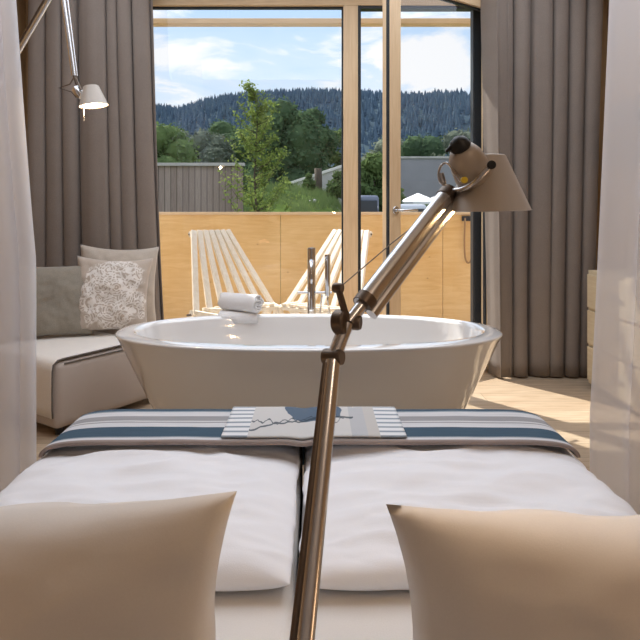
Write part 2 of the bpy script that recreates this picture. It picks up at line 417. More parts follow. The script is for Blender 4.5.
tube(b, [(-LW+ST*.5,-.04,1.16),(-LW+ST*.5,-.085,1.16),(-LW+ST*.5+.012,-.095,1.16),(-LW+ST*.5+.13,-.097,1.163)], .009, 12)
obj('door_handle', b, M_chrome, leaf, smooth=True, angle=40)

# ------------------------------------------------------------ balcony
YR = 5.90
b = B(); box(b, -3.6, 3.6, YW+.09, YR+.15, -.14, -.03); struct('balcony_floor', b, M_deck)
b = B(); box(b, -3.6, 3.6, 4.84, 4.93, 2.722, 2.768, .004); struct('trim_1', b, M_frame_h)
rail = empty('balcony_parapet', (0,YR,-.03)); rail['kind'] = 'structure'
xs = [-3.6,-2.0,-.35,1.3,3.6]
for i in range(4):
    b = B(); box(b, xs[i]+.002, xs[i+1]-.002, 0, .05, 0, 1.15, .002); obj('pine_board', b, M_rail, rail)
b = B(); box(b, -3.6,3.6, -.012,.062, 1.15,1.18,.004); obj('cap', b, M_frame_h, rail)
b = B()
p = bez((wx(465,5.87),5.868,wz(218,5.87)),(wx(464,5.87),5.86,wz(240,5.87)),(wx(463,5.87),5.86,wz(264,5.87)),(wx(468.5,5.87),5.868,wz(263,5.87)),10)
p += bez((wx(468.5,5.87),5.868,wz(263,5.87)),(wx(474,5.87),5.86,wz(262,5.87)),(wx(471,5.87),5.86,wz(238,5.87)),(wx(474.5,5.87),5.868,wz(218,5.87)),10)[1:]
tube(b, p, .009, 8)
st = obj('hanging_strap', b, M_strap, smooth=True); setp(st, 'thin brown strap hanging in a loop on the wooden balcony parapet near the right curtain', 'strap')
b = B(); box(b, wx(464,5.87)-.02, wx(474.5,5.87)+.02, 5.865, 5.888, wz(221,5.87), wz(217,5.87)+.01, .003); obj('mount', b, M_gasket, st)

# stick chairs
def chair():
    t = empty('slatted_chair', (0,0,0))
    n = 7
    bot = lambda u: Vector((.36*u, 0, .35)); top = lambda u: Vector((.175*u, .44, .965))
    for i in range(n):
        u = -1+2*i/(n-1)
        p, q = bot(u), top(u); d = (p-q).normalized()
        b = B(); bar(b, p+d*.05, q-d*.02, .050, .028, (1,0,0), .005); obj('back_slat', b, M_slat, t)
    nb = Vector((0,.67,-.44)).normalized()
    b = B(); bar(b, top(-1)+Vector((-.03,.0,-.0))+nb*.028, top(1)+Vector((.03,0,0))+nb*.028, .04, .024, (0,.44,.67), .004); obj('top_rail', b, M_slat, t)
    b = B(); bar(b, (-.39,.0,.315), (.39,.0,.315), .045,.035,(0,1,0),.004); obj('seat_rail', b, M_slat, t)
    for i in range(6):
        u = -1+2*(i+.5)/6*1.0
        b = B(); bar(b, (.33*u,.03,.345),( .25*u,-.26,.37), .045,.024,(1,0,0),.005); obj('seat_slat', b, M_slat, t)
    b = B(); bar(b, (-.27,-.24,.34),(.27,-.24,.34), .04,.03,(0,1,0),.004); obj('front_rail', b, M_slat, t)
    for s in (-1,1):
        b = B(); bar(b, (s*.26,-.25,.345),(s*.26,-.25,-.03),.035,.05,(1,0,0),.004); obj('leg', b, M_slat, t)
        b = B(); bar(b, (s*.385,-.0,.33),(s*.36,.36,-.02),.035,.05,(1,0,0),.004); obj('leg', b, M_slat, t)
        b = B(); bar(b, (s*.295,-.27,.32),(s*.385,.03,.325),.025,.05,(1,0,0),.004); obj('side_rail', b, M_slat, t)
        b = B(); tube(b, [(s*.44,-.00,.315),(s*.40,0,.315)], .009, 10); obj('bolt', b, M_alu_d, t)
        b = B(); tube(b, [tuple(top(s)+Vector((s*.036,0,0))+nb*.028), tuple(top(s)+Vector((s*.022,0,0))+nb*.028)], .009, 10); obj('bolt', b, M_alu_d, t)
    return t
def copy_tree(o, parent=None):
    c = o.copy(); C.objects.link(c); c.parent = parent
    for ch in list(o.children): copy_tree(ch, c)
    return c
c1 = chair(); c2 = copy_tree(c1)
c1.location = (wx(235,4.95), 4.95, 0); c1.rotation_euler.z = math.radians(37)
c2.location = (wx(322,4.95), 4.95, 0); c2.rotation_euler.z = math.radians(-37)
setp(c1, 'pale slatted wooden lounge chair on the balcony, left one behind the rolled towel', 'chair', 'slatted balcony chairs')
setp(c2, 'pale slatted wooden lounge chair on the balcony, right one behind the bath tap', 'chair', 'slatted balcony chairs')

# ------------------------------------------------------------ curtains
def curtain_mesh(path, z0, z1, amp, wl, seed, calm=0, nseg=420, nz_=26, thick=.0):
    """path: function s(0..1), zf(0 bottom..1 top) -> (x,y); folds normal to the path"""
    rnd = random.Random(seed)
    b = B(); rows = []
    # irregular phase
    ph = [0]; 
    for i in range(nseg): ph.append(ph[-1] + max(.3,1+1.1*nz(i*.019, seed*3.1)))
    tot = ph[-1]
    L0 = (Vector(path(1,.5))-Vector(path(0,.5))).length
    nf = L0/wl
    for j in range(nz_+1):
        zf = j/nz_; z = z0+(z1-z0)*zf; row=[]
        for i in range(nseg+1):
            s = i/nseg
            p = Vector(path(s,zf)); q = Vector(path(min(1,s+.004),zf)); q0 = Vector(path(max(0,s-.004),zf))
            t = (q-q0).normalized(); n = Vector((-t.y,t.x))
            a = 2*PI*nf*ph[i]/tot
            A0_=0; A = amp*(1+.5*nz(i*.03, seed*7.7))*(.62+.38*(1-zf))
            off = A*(1-2*abs(math.sin(a/2))**.8) + A*.6*nz(s*nf*.8, zf*2.0, seed)*(0 if calm and s<calm+.05 else 1)
            if calm: cf=min(1,max(0,(s-calm)/.05)); A*=cf; off*=cf; off+=.004*nz(s*14,zf*2)*(1-cf)
            p2 = p+n*off-t*(A*.45*math.sin(a))
            row.append(b.verts.new((p2.x,p2.y,z)))
        rows.append(row)
    for j in range(nz_):
        for i in range(nseg):
            b.faces.new((rows[j][i],rows[j][i+1],rows[j+1][i+1],rows[j+1][i]))
    return b
def lerp(a,b_,t): return a+(b_-a)*t
YC = 4.05
def pl(s,zf):
    # left heavy curtain: wall corner -> flared free edge
    xr = lerp(wx(170,YC), wx(151,YC), zf**.55)
    return (lerp(-2.01, xr, s), YC + (0.05*max(0,(s-.86)/.14)))
def pr(s,zf):
    k_ = lerp(8,0,min(1,zf*1.1)); xr = lerp(wx(590,YC), wx(602,YC), zf)
    a0 = Vector((wx(480.5+k_,4.10),4.10)); a1 = Vector((wx(497+k_*.5,3.97),3.97)); a2 = Vector((wx(505,YC),YC)); a3 = Vector((xr,YC))
    if s<.16: q=a0.lerp(a1,s/.16)
    elif s<.22: q=a1.lerp(a2,(s-.16)/.06)
    else: q=a2.lerp(a3,(s-.22)/.78)
    return (q.x,q.y)
b = curtain_mesh(pl, .012, 2.79, .050, .125, 3)
cl = obj('heavy_curtain', b, M_curtain, smooth=True); setp(cl, 'heavy taupe pleated curtain behind the cushions, left of the window', 'curtain', 'taupe window curtains')
b = curtain_mesh(pr, .012, 2.79, .048, .112, 11, calm=.17)
cr = obj('heavy_curtain', b, M_curtain, smooth=True); setp(cr, 'heavy taupe pleated curtain right of the balcony door, down to the floor', 'curtain', 'taupe window curtains')
for o in (cl, cr):
    s = o.modifiers.new('thick','SOLIDIFY'); s.thickness = .004
def sl(s,zf):
    k = (1-zf)
    x0 = lerp(wx(35,2.3), wx(2,2.3), max(0,(zf-.34)/.66)**.9)
    P = [Vector((x0,2.3)), Vector((x0-.16,2.16)), Vector((x0-.45,1.75))]
    q = P[0]*(1-s)**2+P[1]*2*s*(1-s)+P[2]*s*s
    return (q.x,q.y)
def sr(s,zf):
    x0 = lerp(wx(589,2.3), wx(617,2.3), max(0,(zf-.12)/.88)**.9)
    P = [Vector((x0,2.3)), Vector((x0+.22,2.16)), Vector((x0+.45,1.75))]
    q = P[0]*(1-s)**2+P[1]*2*s*(1-s)+P[2]*s*s
    return (q.x,q.y)
b = curtain_mesh(sl, .015, 2.79, .022, .10, 21, nseg=260)
o = obj('sheer_curtain', b, M_sheer, smooth=True); setp(o, 'white sheer curtain hanging at the left side of the bed', 'curtain', 'white sheer bed curtains')
b = curtain_mesh(sr, .015, 2.79, .022, .11, 27, nseg=260)
o = obj('sheer_curtain', b, M_sheer, smooth=True); setp(o, 'white sheer curtain hanging at the right side of the bed', 'curtain', 'white sheer bed curtains')
b = B(); box(b, XL+.01, XR-.01, 4.07, 4.13, 2.795, ZC, .002); struct('trim_2', b, M_alu)

# ------------------------------------------------------------ bathtub
TX, TY = -.03, 2.965
def sell(a, e, n=96, pw=2.35):
    out=[]
    for k in range(n):
        t = 2*PI*k/n; c, s = math.cos(t), math.sin(t)
        out.append((a*math.copysign(abs(c)**(2/pw), c), e*math.copysign(abs(s)**(2/pw), s)))
    return out
def loft(b, secs, n=96):
    rings=[]
    for a,e,z,pw in secs:
        rings.append([b.verts.new((x,y,z)) for x,y in sell(a,e,n,pw)])
    for i in range(len(rings)-1):
        for k in range(n): b.faces.new((rings[i][k],rings[i][(k+1)%n],rings[i+1][(k+1)%n],rings[i+1][k]))
    return rings
b = B()
secs = [(.64,.27,.0,2.3),(.70,.29,.01,2.3),(.715,.30,.03,2.3)]
for i in range(1,9):
    t=i/8; secs.append((lerp(.715,.955,t**.95), lerp(.30,.43,t**.9), lerp(.03,.515,t), 2.3))
secs += [(.968,.438,.535,2.3),(.972,.441,.543,2.3),(.969,.439,.549,2.3),(.958,.433,.552,2.3),
         (.888,.398,.560,2.3),(.874,.386,.555,2.3),(.866,.378,.537,2.3)]
for i in range(1,8):
    t=i/7; secs.append((lerp(.868,.66,t**1.3), lerp(.378,.26,t**1.5), lerp(.535,.16,t), 2.3))
secs += [(.60,.22,.135,2.2),(.45,.16,.125,2.1),(.2,.08,.12,2),(.03,.03,.118,2)]
rg = loft(b, secs); b.faces.new(rg[0]); b.faces.new(rg[-1])
tub = obj('bathtub', b, M_tub, smooth=True, angle=60); tub.location = (TX,TY,0)
setp(tub, 'white oval freestanding bathtub between the bed and the window', 'bathtub')
b = B(); lathe(b, [(.028,.0),(.03,.004),(.02,.006)], Matrix.Translation((0,0,.119))); obj('drain', b, M_chrome, tub, smooth=True)

# rolled towel + its folded tail on the rear rim
ty = 3.37; tx = wx(241, ty); d_ = Vector((1,-.55,-.0)).normalized()
b = B(); Lr=.25
# spiral roll
R0 = .050; zc = .574+R0
side = Vector((-d_.y, d_.x, 0)).normalized() if False else Vector((.55,1,0)).normalized()
nt=110; turns=3.3; cols=[]
prof=[]
for i in range(nt+1):
    t=i/nt; a = turns*2*PI*t; r = .010+(R0-.010)*t
    prof.append((r*math.cos(a-turns*2*PI-PI/2), r*math.sin(a-turns*2*PI-PI/2)))
nl=24; rows=[]
for j in range(nl+1):
    u=-.5+j/nl; row=[]
    for i,(py,pz) in enumerate(prof):
        wob = 1+.05*nz(i*.11,u*6)
        end = .006*math.sin(i*.9)*(abs(u)>.45)
        p = side*py*wob + Vector((0,0,pz*wob)) + d_*(u*Lr+end)
        row.append(b.verts.new(p))
    rows.append(row)
for j in range(nl):
    for i in range(nt): b.faces.new((rows[j][i],rows[j][i+1],rows[j+1][i+1],rows[j+1][i]))
tw = obj('rolled_towel', b, M_towel, smooth=True); tw.location = (tx,ty,zc+.004)
s = tw.modifiers.new('t','SOLIDIFY'); s.thickness=.009; s.offset=0
setp(tw, 'rolled white towel lying on the back rim of the bathtub', 'towel')
b = B(); n=20; top=[];
pts=[(-.062,-.045),(-.066,-.010),(-.055,.0065),(-.02,.0085),(.03,.0085),(.052,.006),(.06,-.01)]
rows=[]
for j in range(21):
    u=-.5+j/20; row=[]
    for (yy,zz) in pts:
        yy2 = yy if yy>0 else yy*(1+.12*nz(j*.25,1))
        row.append(b.verts.new((u*.225-.01, yy2+.045*0 - u*.05*.0, zz + .002*nz(j*.5,yy*30)+ (0.0))))
    rows.append(row)
for j in range(20):
    for i in range(len(pts)-1): b.faces.new((rows[j][i],rows[j][i+1],rows[j+1][i+1],rows[j+1][i]))
tf = obj('folded_towel', b, M_towel, smooth=True); tf.location=(tx,ty,.562)
s = tf.modifiers.new('t','SOLIDIFY'); s.thickness=.007; s.offset=0
setp(tf, 'folded white towel draped over the tub rim under the rolled towel', 'towel')

# tap
fx = wx(311.5,3.56); fy=3.56
tap = empty('bath_tap', (fx,fy,0), 0, 'chrome floor-standing bath tap with hand shower behind the tub', 'tap')
b = B(); lathe(b, [(.055,0),(.055,.012),(.03,.016)], n=32); obj('floor_flange', b, M_chrome, tap, smooth=True, angle=40)
b = B(); lathe(b, [(.0255,.016),(.0255,.925),(.024,.93),(.010,.932)], n=28); obj('column', b, M_chrome, tap, smooth=True, angle=40)
b = B(); tube(b, [(0,-.02,.85),(0,-.10,.86),(0,-.18,.855),(0,-.20,.835),(0,-.203,.80)], [.013,.013,.013,.014,.015], 16); obj('spout', b, M_chrome, tap, smooth=True, angle=50)
b = B(); tube(b, [(-.085,-.0,.655),(.125,-.0,.655)], .0085, 12); obj('mixer_bar', b, M_chrome, tap, smooth=True, angle=50)
b = B(); tube(b, [(-.085,-.0,.655),(-.082,0,.655)],.014,12); obj('bar_end', b, M_chrome, tap, smooth=True, angle=50)
b = B(); tube(b,[(0,-.025,.72),(0,-.06,.74)],.008,10); obj('lever', b, M_chrome, tap, smooth=True, angle=50)
hs = None
b = B(); tube(b, [(.098,-.02,.64),(.098,-.02,.89)], [.0165,.018], 16); tube(b,[(.098,0,.655),(.098,-.02,.655)],.012,10); hs = obj('hand_shower', b, M_chrome, tap, smooth=True, angle=50)
b = B(); p = bez((.098,-.02,.64),(.10,-.02,.50),(.165,-.03,.42),(.15,-.03,.30),14); p += bez((.15,-.03,.30),(.13,-.03,.10),(.07,-.0,.2),(.055,-.0,.42),14)[1:]; p += bez((.055,0,.42),(.05,0,.55),(.06,0,.6),(.065,0,.645),8)[1:]
tube(b, p, .0055, 8); obj('hose', b, M_chrome, tap, smooth=True)

# ------------------------------------------------------------ chaise with throw and cushions
CH = empty('chaise', (-1.31, 2.93, 0), math.radians(57), 'low mauve-grey upholstered daybed left of the bathtub', 'daybed')
b = B(); box(b, .0,.76, 0,.60, .04,.385, .045, seg=5); ob = obj('seat', b, M_chaise, CH, smooth=True)
b = B()
tube(b, [(.05,.003,.372),(.40,.0,.372),(.71,.003,.372)], .004, 8); obj('piping', b, M_piping, CH, smooth=True)
for (x,y) in ((.06,.06),(.70,.06),(.06,.54),(.70,.54)):
    b = B(); lathe(b, [(.022,0),(.022,.05)], Matrix.Translation((x,y,0)), 16); obj('foot', b, M_gasket, CH)
TR = empty('throw_pivot'); bpy.data.objects.remove(TR)
b = B(); rows=[]
prof=[(-.010,.105),(-.013,.15),(-.013,.25),(-.012,.34),(-.006,.375),(.018,.393),(.05,.396)]+[(x/100,.396) for x in range(9,60,4)]
for j in range(49):
    v_ = .012+.57*j/48; row=[]
    for i,(x,z) in enumerate(prof):
        w_ = .0018*nz(v_*22, z*22+x*15, 4) if z<.39 else .0012*nz(v_*14,x*14,1)
        xx = x-abs(w_)*1.5 if z<.39 else x
        row.append(b.verts.new((xx, v_, z+(abs(w_) if z>=.39 else 0))))
    rows.append(row)
for j in range(48):
    for i in range(len(prof)-1): b.faces.new((rows[j][i],rows[j][i+1],rows[j+1][i+1],rows[j+1][i]))
th = obj('throw', b, M_throw, smooth=True); th.location = CH.location; th.rotation_euler = CH.rotation_euler
s = th.modifiers.new('t','SOLIDIFY'); s.thickness=.006; s.offset=0
setp(th, 'cream quilted throw spread over the daybed and hanging down its front end', 'throw')
b = B(); tube(b, [(.0+x,.010,z+.001) for x,z in prof], .0045, 6); obj('hem', b, M_piping, th, smooth=True)
def pillow_bm(w,h,t,cx=.08,cz=.08,seed=1,n=36,wr=.006,pw=.42):
    b = B(); g={}
    for sd in (1,-1):
        for i in range(n+1):
            for j in range(n+1):
                u=-1+2*i/n; v_=-1+2*j/n
                edge = i in (0,n) or j in (0,n)
                if edge and sd==-1: g[sd,i,j]=g[1,i,j]; continue
                x = w/2*u*(1-cx*(1-v_*v_)); z = h/2*v_*(1-cz*(1-u*u))
                th_ = t/2*((1-u**4)*(1-v_**4))**pw* (1-.25*abs(u*v_))
                wn = wr*(nz(u*2.2+seed, v_*2.2, sd)+.5*nz(u*6,v_*6+seed, sd))*(1-(u*v_)**2)
                if edge: wn*=.4
                y = sd*th_ + wn
                g[sd,i,j]=b.verts.new((x+.5*wn, y, z+.4*wn))
        for i in range(n):
            for j in range(n):
                f=(g[sd,i,j],g[sd,i+1,j],g[sd,i+1,j+1],g[sd,i,j+1])
                b.faces.new(f if sd==-1 else tuple(reversed(f)))
    return b
def pil(name, w,h,t, loc, rot, mat, seed, **k):
    o = obj(name, pillow_bm(w,h,t,seed=seed,**k), mat, smooth=True); o.location=loc; o.rotation_euler=rot; return o
R_=math.radians
zt = .402
o = pil('cushion', .44,.43,.13, (wx(56,3.52),3.50, .0), (R_(-14),0,R_(18)), M_cush_grey, 5, cz=.05, cx=.06, wr=.012)
o.location.z = zt+.215; setp(o, 'plain olive-grey cushion at the left end of the daybed', 'cushion', 'daybed cushions')
o = pil('cushion', .50,.54,.15, (wx(119,3.80),3.80, 0), (R_(-12),R_(3),R_(22)), M_cush_bei, 8, cz=.11, cx=.09, wr=.02)
o.location.z = zt+.262; setp(o, 'large plain beige cushion standing behind the lace-patterned one', 'cushion', 'daybed cushions')
o = pil('cushion', .46,.48,.16, (wx(114,3.62),3.60, 0), (R_(-16),R_(3),R_(15)), M_lace, 13, cz=.12, cx=.12, wr=.02)
o.location.z = zt+.235; setp(o, 'beige cushion with white lace pattern on the daybed beside the tub', 'cushion', 'daybed cushions')

# ------------------------------------------------------------ bed
BX=-.02; Y0,Y1=.50,2.085; GX=-.04
bed = empty('bed', (0,0,0), 0, 'wide low double bed with two mattresses in the foreground', 'bed')
b = B(); box(b, BX-.79,BX+.79,Y0,Y1,.07,.17,.015); obj('bed_base', b, M_base, bed, smooth=True, angle=40)
for x0,x1 in ((BX-.80,GX-.004),(GX+.004,BX+.80)):
    b = B(); box(b, x0,x1,Y0,Y1+.0,.171,.33,.03,seg=4); obj('mattress', b, M_sheet, bed, smooth=True)
b = B(); box(b, BX-.86,BX+.86,.36,.49,.0,.49,.012); obj('headboard', b, M_base, bed, smooth=True, angle=40)
for x in (-.7,.7):
    for y in (.6,1.98):
        b = B(); box(b, BX+x-.03,BX+x+.03,y-.03,y+.03,0,.07); obj('leg', b, M_gasket, bed)
def duvet(x0,x1,y0,y1,z0,t,seed,outer):
    b=B(); nx,ny=110,120; g={}
    for sd in (1,-1):
        for i in range(nx+1):
            for j in range(ny+1):
                u=-1+2*i/nx; v_=-1+2*j/ny
                edge = i in (0,nx) or j in (0,ny)
                if edge and sd==-1: g[sd,i,j]=g[1,i,j]; continue
                # redistribute towards the borders
                uu=math.sin(u*PI/2); vv=math.sin(v_*PI/2)
                x=lerp(x0,x1,(uu+1)/2); y=lerp(y0,y1,(vv+1)/2)
                e=((1-abs(uu)**7)*(1-abs(vv)**12))**.5
                e=((1-abs(uu)**(3.5 if uu*outer<0 else 7))*(1-abs(vv)**12))**.5
                wob = .010*nz(y*7, seed)*(abs(uu)**6) + .006*nz(y*19,seed+3)*(abs(uu)**6)
                wob2= .008*nz(x*8, seed+5)*(abs(vv)**8)
                if sd==1:
                    wr = .013*nz(x*3.3+seed,y*7,0)+.009*nz(x*6,y*16+seed,2)+.004*nz(x*13,y*34,seed)
                    rid = .012*(1-abs(nz(x*4+seed, y*10+.6*x,7))*3.2); rid=max(rid,0)
                    z=z0+t*.42+(t*.58)*e*(1-.06*abs(uu)) + (wr+rid*.8)*e
                else:
                    z=z0+t*.42-t*.42*((1-abs(uu)**10)*(1-abs(vv)**14))**.5
                if edge: z=z0+t*.42
                g[sd,i,j]=b.verts.new((x+wob,y+wob2,z))
        for i in range(nx):
            for j in range(ny):
                b.faces.new((g[sd,i,j],g[sd,i+1,j],g[sd,i+1,j+1],g[sd,i,j+1]))
    return b
o = obj('duvet', duvet(BX-.84,GX-.010,1.215,2.085,.332,.092,2,-1), M_duvet, smooth=True)
setp(o, 'white duvet on the left half of the bed', 'duvet', 'white duvets')
o = obj('duvet', duvet(GX+.010,BX+.835,1.215,2.085,.332,.092,9,1), M_duvet, smooth=True)
setp(o, 'white duvet on the right half of the bed', 'duvet', 'white duvets')
# runner over both duvets
def runz(x,y):
    return .4385+.002*nz(x*5,y*6,3)-.006*math.exp(-((x-GX)/.03)**2)
def runner(xa,xb,ya,yb,dz,drop=None,nx=120,origin=(0,0,0)):
    b=B(); rows=[]
    ys=[ya+(yb-ya)*j/24 for j in range(25)]
    for i in range(nx+1):
        s=-1+2*i/nx; row=[]
        hw=(xb-xa)/2; cx_=(xa+xb)/2
        if drop:
            a=abs(s); sg=1 if s>0 else -1
            if a<.97: X_=hw*math.sin(a/.97*PI/2); dX=hw*.5; uu=max(0,(X_-hw*.5)/(hw*.5)); dZ=-.034*(1-max(0,1-uu**7)**.5)
            else: X_=hw+.001; dZ=-.034-(a-.97)/.03*.004
            x=cx_+sg*X_
        else: x=cx_+s*hw; dZ=0
        for y in ys:
            ee=.030*max(0,(y-2.03)/.075)**2
            row.append(b.verts.new((x-origin[0],y-origin[1],runz(x,y)+dz+dZ-ee-origin[2])))
        # hang over the foot
        for k in range(1,7):
            row.append(b.verts.new((x-origin[0],yb+.012-origin[1],runz(x,yb)+dz+dZ*.9-.03-k*.03-origin[2])))
        rows.append(row)
    for i in range(nx):
        for j in range(len(rows[0])-1): b.faces.new((rows[i][j],rows[i+1][j],rows[i+1][j+1],rows[i][j+1]))
    return b
rn = obj('bed_runner', runner(BX-.806,BX+.812,1.755,2.10,.006,.04,200), M_runner, smooth=True)
s = rn.modifiers.new('t','SOLIDIFY'); s.thickness=.010; s.offset=1
setp(rn, 'blue, grey and white striped bed runner across the foot of the bed', 'bed runner')
og=(wx(314,1.92),1.92,.45)
pc = obj('printed_cloth', runner(og[0]-.285,og[0]+.285,1.775,2.104,.021,None,60,og), M_print, smooth=True); pc.location=og
s = pc.modifiers.new('t','SOLIDIFY'); s.thickness=.004; s.offset=1
setp(pc, 'pale printed cloth with a twig and slate-blue patch, laid on the middle of the runner', 'cloth')

o = pil('pillow', .80,.42,.17, (-.096-.402,.80,.549), (0,0,0), M_pillow, 3, cz=.09, cx=.10, wr=.013, pw=.55)
o.rotation_euler=(R_(4),R_(-2.0),0); setp(o, 'large pillow standing upright on the left half of the bed', 'pillow', 'upright bed pillows')
o = pil('pillow', .80,.42,.17, (.093+.402,.80,.543), (R_(4),R_(.3),0), M_pillow, 6, cz=.09, cx=.10, wr=.013, pw=.55)
setp(o, 'large pillow standing upright on the right half of the bed', 'pillow', 'upright bed pillows')

# ------------------------------------------------------------ foreground lamp
def P(px,py,d): return Vector((wx(px,d), d, wz(py,d)))
lamp = empty('reading_lamp', (-.05,.43,.49), 0, 'tall aluminium swing-arm reading lamp in front of the bed, tilted shade', 'lamp')
IL = Matrix.Translation(-Vector(lamp.location))
def lobj(name, b, mat, par=lamp, inv=None, **k):
    bmesh.ops.transform(b, matrix=inv if inv is not None else IL, verts=b.verts)
    return obj(name, b, mat, par, smooth=True, angle=40, **k)
base_p = Vector((-.041,.43,.49)); J0 = P(336,368,.70); J1 = P(343,333,.72); J2=P(350,314,.725)
tip = P(336.5,286,.715)
b=B(); lathe(b,[(.045,0),(.045,.008),(.04,.012),(.012,.014),(.012,.03)], Matrix.Translation(base_p)); lobj('base', b, M_alu)
b=B(); tube(b,[base_p+Vector((0,0,.02)), P(333,361,.705)], [.0108,.0096], 16)
lobj('lower_arm', b, M_alu)
b=B(); tube(b,[base_p+Vector((-.012,0,.03)), P(331,362,.705)+Vector((-.007,-.004,0))], .0035, 10); lobj('tension_rod', b, M_alu_d)
k0 = P(333,357,.71)
b=B(); lathe(b,[(.009,-.0125),(.0103,-.0095),(.0103,.0095),(.009,.0125)], frame_of(k0,(1,-.5,.1)),24); lobj('lower_knuckle', b, M_alu_d)
k1 = P(347,323,.725)
b=B(); tube(b,[k0+Vector((.002,0,.002)), k1], .009, 14); lobj('elbow_link', b, M_alu)
b=B(); lathe(b,[(.0135,-.008),(.0155,-.006),(.0155,.006),(.0135,.008)], frame_of(P(341,322,.72),(1,-.55,.1)),28); lathe(b,[(.0085,-.014),(.0098,-.011),(.0098,.011),(.0085,.014)], frame_of(P(350,322,.73),(1,-.35,0)),24); lobj('elbow_joint', b, M_alu_d)
b=B(); tube(b,[P(347,320,.72), P(339,291,.715)], .0045, 10); lathe(b,[(.0055,-.006),(.0065,-.004),(.0065,.004),(.0055,.006)], frame_of(P(338,288,.715),(1,-.6,0)),16); lobj('spring_lever', b, M_alu_d)
A1 = P(362,305,.735); A2 = P(449,192,.85)
b=B(); tube(b,[P(349,322,.725), A1+(A2-A1)*.05], .008, 12); tube(b,[A1, A2], .0125, 16); lobj('upper_arm', b, M_alu)
dA=(A2-A1).normalized()
b=B(); tube(b,[A1+Vector((.012,.000,-.012)), A2+Vector((.010,-.0,-.014))], .008, 12); lobj('parallel_rod', b, M_alu)
b=B(); tube(b,[A1+dA*.0, A1+dA*.014], .0138, 16); lobj('collar', b, M_alu_d)
b=B(); tube(b,[A2-dA*.014, A2+dA*.002], .0138, 16); lobj('collar', b, M_alu_d)
b=B(); tube(b,[P(339,288,.715),P(352,277,.74),P(392,243,.79),P(440,206,.845)], .0008, 6); lobj('tension_cable', b, M_alu_d)
# head: shade (cone, slightly tilted), neck cap, bracket
hd = .85
apex = P(487,153,hd); bot = P(489,211,hd)
ax_ = (bot-apex).normalized(); ax_ = (Vector((.02,0,-1)) + Vector((0,.03,0))).normalized()
top_c = P(487,155,hd)
Msh = frame_of(top_c, ax_)
Lsh = .080
prof = [(.0165,-.001),(.0245,0),(.0265,.002),(.0605,Lsh),(.0620,Lsh+.001),(.0605,Lsh+.001),(.025,.005),(.0165,.003)]
sh = None
b=B(); lathe(b, prof, Msh, 48, closed=True); sh = lobj('lamp_shade', b, M_bronze)
b=B(); lathe(b,[(.0585,Lsh-.002),(.0215,.007),(.002,.006)][::-1] and [(.0590,Lsh-.0015),(.0222,.0075),(.0222,.0085),(.0580,Lsh-.0015)], Msh, 48, closed=True); lobj('shade_lining', b, M_inner)
# socket housing: capsule left of shade tilted up-left
s0 = P(462,150,hd-.035); s1 = P(476,180,hd-.012)
Mc = frame_of(s1,(s0-s1))
hl=(s0-s1).length
b=B(); lathe(b,[(.020,-.004),(.0265,.002),(.0275,.010),(.026,hl*.55),(.0235,hl*.82),(.0185,hl),(.012,hl+.004)], Mc, 36); lobj('lamp_socket', b, M_bronze)
b=B(); lathe(b,[(.014,hl+.003),(.0155,hl+.006),(.012,hl+.016),(.005,hl+.021)], Mc, 24); lobj('socket_cap', b, M_black)
b=B(); tube(b,[P(459,144,hd-.04),P(452,146,hd-.04),P(446,152,hd-.038)], [.004,.0035,.0022], 8); lobj('switch_lever', b, M_black)
b=B(); tube(b,bez(P(449,190,hd),P(466,194,hd-.04),P(478,180,hd-.055),P(491,165,hd-.055),12), .0042, 10); tube(b,[P(491,165,hd-.055),P(491,163,hd-.03)],.004,8); lobj('shade_bracket', b, M_alu)
b=B(); tube(b,bez(P(446,185,hd-.02),P(432,186,hd-.02),P(440,150,hd-.02),P(452,168,hd-.03),12), .0018, 8); tube(b,[P(452,168,hd-.03),P(462,182,hd-.045)],.003,8); tube(b,[P(441,173,hd-.02),P(444,184,hd-.02)],.004,8); lobj('spring', b, M_alu)
b=B(); lathe(b,[(.0045,-.003),(.0045,.004)], frame_of(P(464,180,hd-.055),(0,-1,0)),12); lobj('set_screw', b, M_brass)
b=B(); lathe(b,[(.0045,-.003),(.0060,.0),(.0060,.004)], frame_of(P(491,165,hd-.062),(0,-1,0)),12); lobj('shade_screw', b, M_black)
bp = top_c+ax_*.04
b=B(); lathe(b,[(.003,-.022),(.011,-.016),(.018,.006),(.018,.012),(.012,.022),(.003,.026)], frame_of(bp, ax_),20); lobj('bulb', b, M_bulb)

# hanging lamp, upper left, fixed to the left wall
WL = Vector((XL, 3.10, 1.24))
l2 = empty('reading_lamp', WL, 0, 'swing-arm reading lamp on the left wall, lit shade hanging in front of the taupe curtain', 'lamp')
I2 = Matrix.Translation(-WL)
def l2o(name,b,mat): return lobj(name,b,mat,l2,I2)
E = Vector((-1.14,2.6,2.19)); pA = P(18,53,2.75)
dirA=(pA-E); tW=(XL+.05-E.x)/dirA.x; wallp = E+dirA*tW
b=B(); lathe(b,[(.035,0),(.035,.015),(.03,.018),(.012,.02),(.012,.05)], frame_of((XL,wallp.y,wallp.z),(1,0,0)),24); l2o('wall_mount', b, M_alu)
b=B(); tube(b,[wallp,E], .0115, 14); l2o('lower_arm', b, M_alu)
o_=Vector((-.016,0,.012)); b=B(); tube(b,[wallp+o_,E+o_], .005, 8); l2o('tension_rod', b, M_alu_d)
b=B(); lathe(b,[(.022,-.02),(.024,-.016),(.024,.016),(.022,.02)], frame_of(E,(.1,-1,0)),24); l2o('elbow_joint', b, M_alu_d)
K = P(74,76,2.6)
b=B(); tube(b,[E,K], .0115, 14); l2o('upper_arm', b, M_alu)
b=B(); tube(b,[E+Vector((.018,0,0)),K+Vector((.012,0,.0))], .005, 8); l2o('parallel_rod', b, M_alu)
